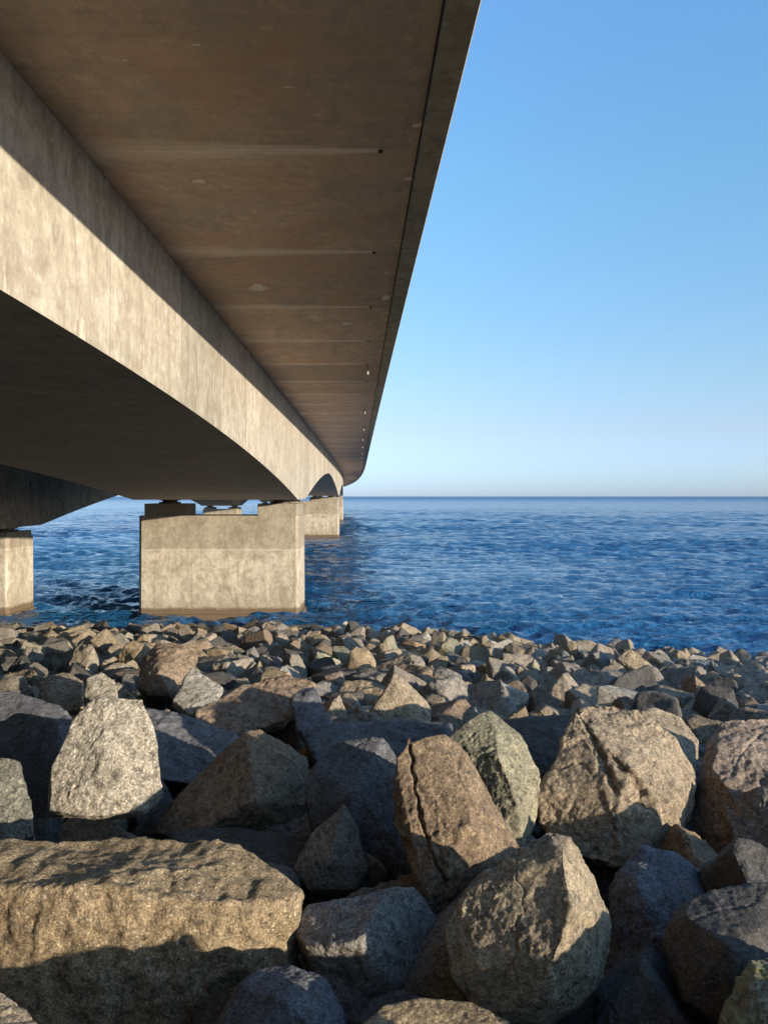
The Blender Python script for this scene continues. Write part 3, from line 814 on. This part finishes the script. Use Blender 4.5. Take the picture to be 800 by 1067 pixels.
cols_near = ['tan'] * 12 + ['grey'] * 5 + ['brown'] * 6 + ['olive'] * 1 + ['dark'] * 4 + ['pale'] * 1
items = []
def add_item(x, y, z, sc, tilt=.5):
    items.append(dict(x=x, y=y, z=z, s=sc, rot=(rnd.gauss(0, tilt), rnd.gauss(0, tilt), rnd.uniform(0, 6.283)),
                      key=rnd.choice([k_ for k_ in range(len(keys)) if keys[k_][0] != 'flat' or rnd.random() < .35]), col=rnd.choice(cols_near),
                      sq=(rnd.uniform(.8, 1.15), rnd.uniform(.8, 1.1), rnd.uniform(1.0, 1.45))))
y = 11.2
while y < 56:
    stp = 1.16 if y > 17 else .86
    xm = y * .62 + 4
    x = -xm
    while x < xm:
        xx = x + rnd.uniform(-.4, .4); yy = y + rnd.uniform(-.4, .4)
        if yy < shore(xx) + 1.6 and not (yy < 13.0 and -5.5 < xx < -.8 and False):
            sc = rnd.choice([1.0, 1.1, 1.2, 1.35, 1.5, 1.65]) * rnd.uniform(.9, 1.1)
            if xx < -3 and yy < 24: sc *= 1.2
            if yy > shore(xx) - 2: sc *= 1.15
            if yy < 17: sc *= .68 if xx > -2.5 else .8
            add_item(xx, yy, surf(xx, yy) - .32 * sc + rnd.uniform(-.34, .26) * min(1, yy / 20), sc, .6)
        x += stp
    y += stp * .86
# fill between / under the foreground blocks, and the bed beside and behind the viewer
fill = []
hb = len(items)
yy = 2.2
while yy < 11:
    x = -yy * .62 - 2.5
    while x < yy * .62 + 2.5:
        if yy < 3.9 and abs(x / yy) < .56: x += .85; continue
        sc = rnd.uniform(.75, 1.1)
        xj = x + rnd.uniform(-.2, .2); yj = yy + rnd.uniform(-.2, .2)
        inside = abs((xj) / yj) < .50
        dz = .62 if inside else .38
        if yy < 3.8 and inside: dz = 1.1
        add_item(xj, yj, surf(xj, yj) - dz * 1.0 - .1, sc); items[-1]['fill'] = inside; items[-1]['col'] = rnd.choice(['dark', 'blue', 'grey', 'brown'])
        x += .85
    yy += .8

def proj(it):
    X, Y, Z = it['x'], it['y'], it['z'] + .3 * it['s']
    return CU + F * X / Y, CV - F * (Z - CAM_Z) / Y

ind, rest = [], []
for k_, it in enumerate(items):
    u, v = proj(it); it['u'] = u; it['v'] = v; it['vis'] = False
    if k_ < hb:
        fr = -15 < u < 815
        zt = CAM_Z - it['z'] - .45 * it['s']
        vt = CV + F * zt / it['y']
        it['vis'] = fr and vt < (752 if u > 330 else 735)
        if fr and it['y'] < 15.2: it['vis'] = it['vis'] and (vt < 735)
cand = sorted([i for i in items if i['vis']], key=lambda i: -i['s'] / i['y'])
NIND = 258
sel = set(id(i) for i in cand[:NIND])
def colword(c): return COLWORD.get(c, c)
def zone(it):
    u, v = it['u'], it['v']
    h = ('far left' if u < 110 else 'below the near pier' if u < 330 else 'just right of the near pier' if u < 450 else
         'right of centre' if u < 620 else 'far right')
    d = 'behind the foreground' if v > 705 else 'mid slope' if v > 680 else 'by the water'
    return h, d
labs = {}
for it in cand[:NIND]:
    h, d = zone(it); shp = keys[it['key']][0]
    sz = 'small' if it['s'] < 1.15 else 'medium' if it['s'] < 1.5 else 'large'
    it['lab'] = f"{sz} {shp} {colword(it['col'])} stone {h}, {d}"
    it['grp'] = 'stones on the slope down to the sea'
    labs.setdefault(it['lab'], []).append(it)
words = ['leftmost', 'second', 'third', 'fourth', 'fifth', 'sixth', 'seventh']
for L, its in labs.items():
    if len(its) > 1:
        its.sort(key=lambda i: i['u'])
        for n_, it in enumerate(its):
            it['lab'] = L + ', ' + ('leftmost such one' if n_ == 0 else 'rightmost such one' if n_ == len(its) - 1 else words[min(n_, 6)] + ' from left')
mats_of = {}
for it in items:
    k = keys[it['key']]
    if id(it) in sel:
        me = PROTO[k]; 
        if not me.materials: me.materials.append(ROCK['grey'])
        o = bpy.data.objects.new('stone', me)
        link(o)
        o.location = (it['x'], it['y'], it['z']); o.rotation_euler = it['rot']
        o.scale = tuple(it['s'] * q for q in it['sq'])
        o.material_slots[0].link = 'OBJECT'; o.material_slots[0].material = ROCK[it['col']]
        tag(o, it['lab'], 'stone', it['grp'])
    else: rest.append(it)

def stuff(name, its, src, label, flat=False):
    CO, FA, MI = [], [], []; base = 0
    cols = sorted(set(i['col'] for i in its))
    for it in its:
        vv, ff = src(it)
        M = np.array(Euler(it['rot']).to_matrix())
        c = (vv * (np.array(it['sq']) * it['s'])) @ M.T + np.array((it['x'], it['y'], it['z']))
        CO.append(c); FA.append(ff + base); MI.append(np.full(len(ff), cols.index(it['col']))); base += len(vv)
    CO = np.concatenate(CO).astype(np.float32); FA = np.concatenate(FA); MI = np.concatenate(MI).astype(np.int32)
    me = bpy.data.meshes.new(name)
    me.vertices.add(len(CO)); me.vertices.foreach_set('co', CO.ravel())
    me.loops.add(FA.size); me.loops.foreach_set('vertex_index', FA.ravel().astype(np.int32))
    me.polygons.add(len(FA)); me.polygons.foreach_set('loop_start', (np.arange(len(FA)) * 3).astype(np.int32))
    for c in cols: me.materials.append(ROCK[c])
    me.polygons.foreach_set('material_index', MI)
    me.update(calc_edges=True)
    me.shade_flat() if flat else me.shade_smooth()
    o = link(bpy.data.objects.new(name, me)); tag(o, label, 'stones', kind='stuff')
HI = {k: mesh_np(PROTO[k]) for k in keys}
stuff('rubble_stones', rest, lambda it: LOW[it['key']] if it['y'] > 15 or it['y'] < 0 else HI[keys[it['key']]], 'mass of smaller armour stones covering the rest of the embankment', True)
print('individual stones', len(sel), 'rest', len(rest), 'cand', len(cand))
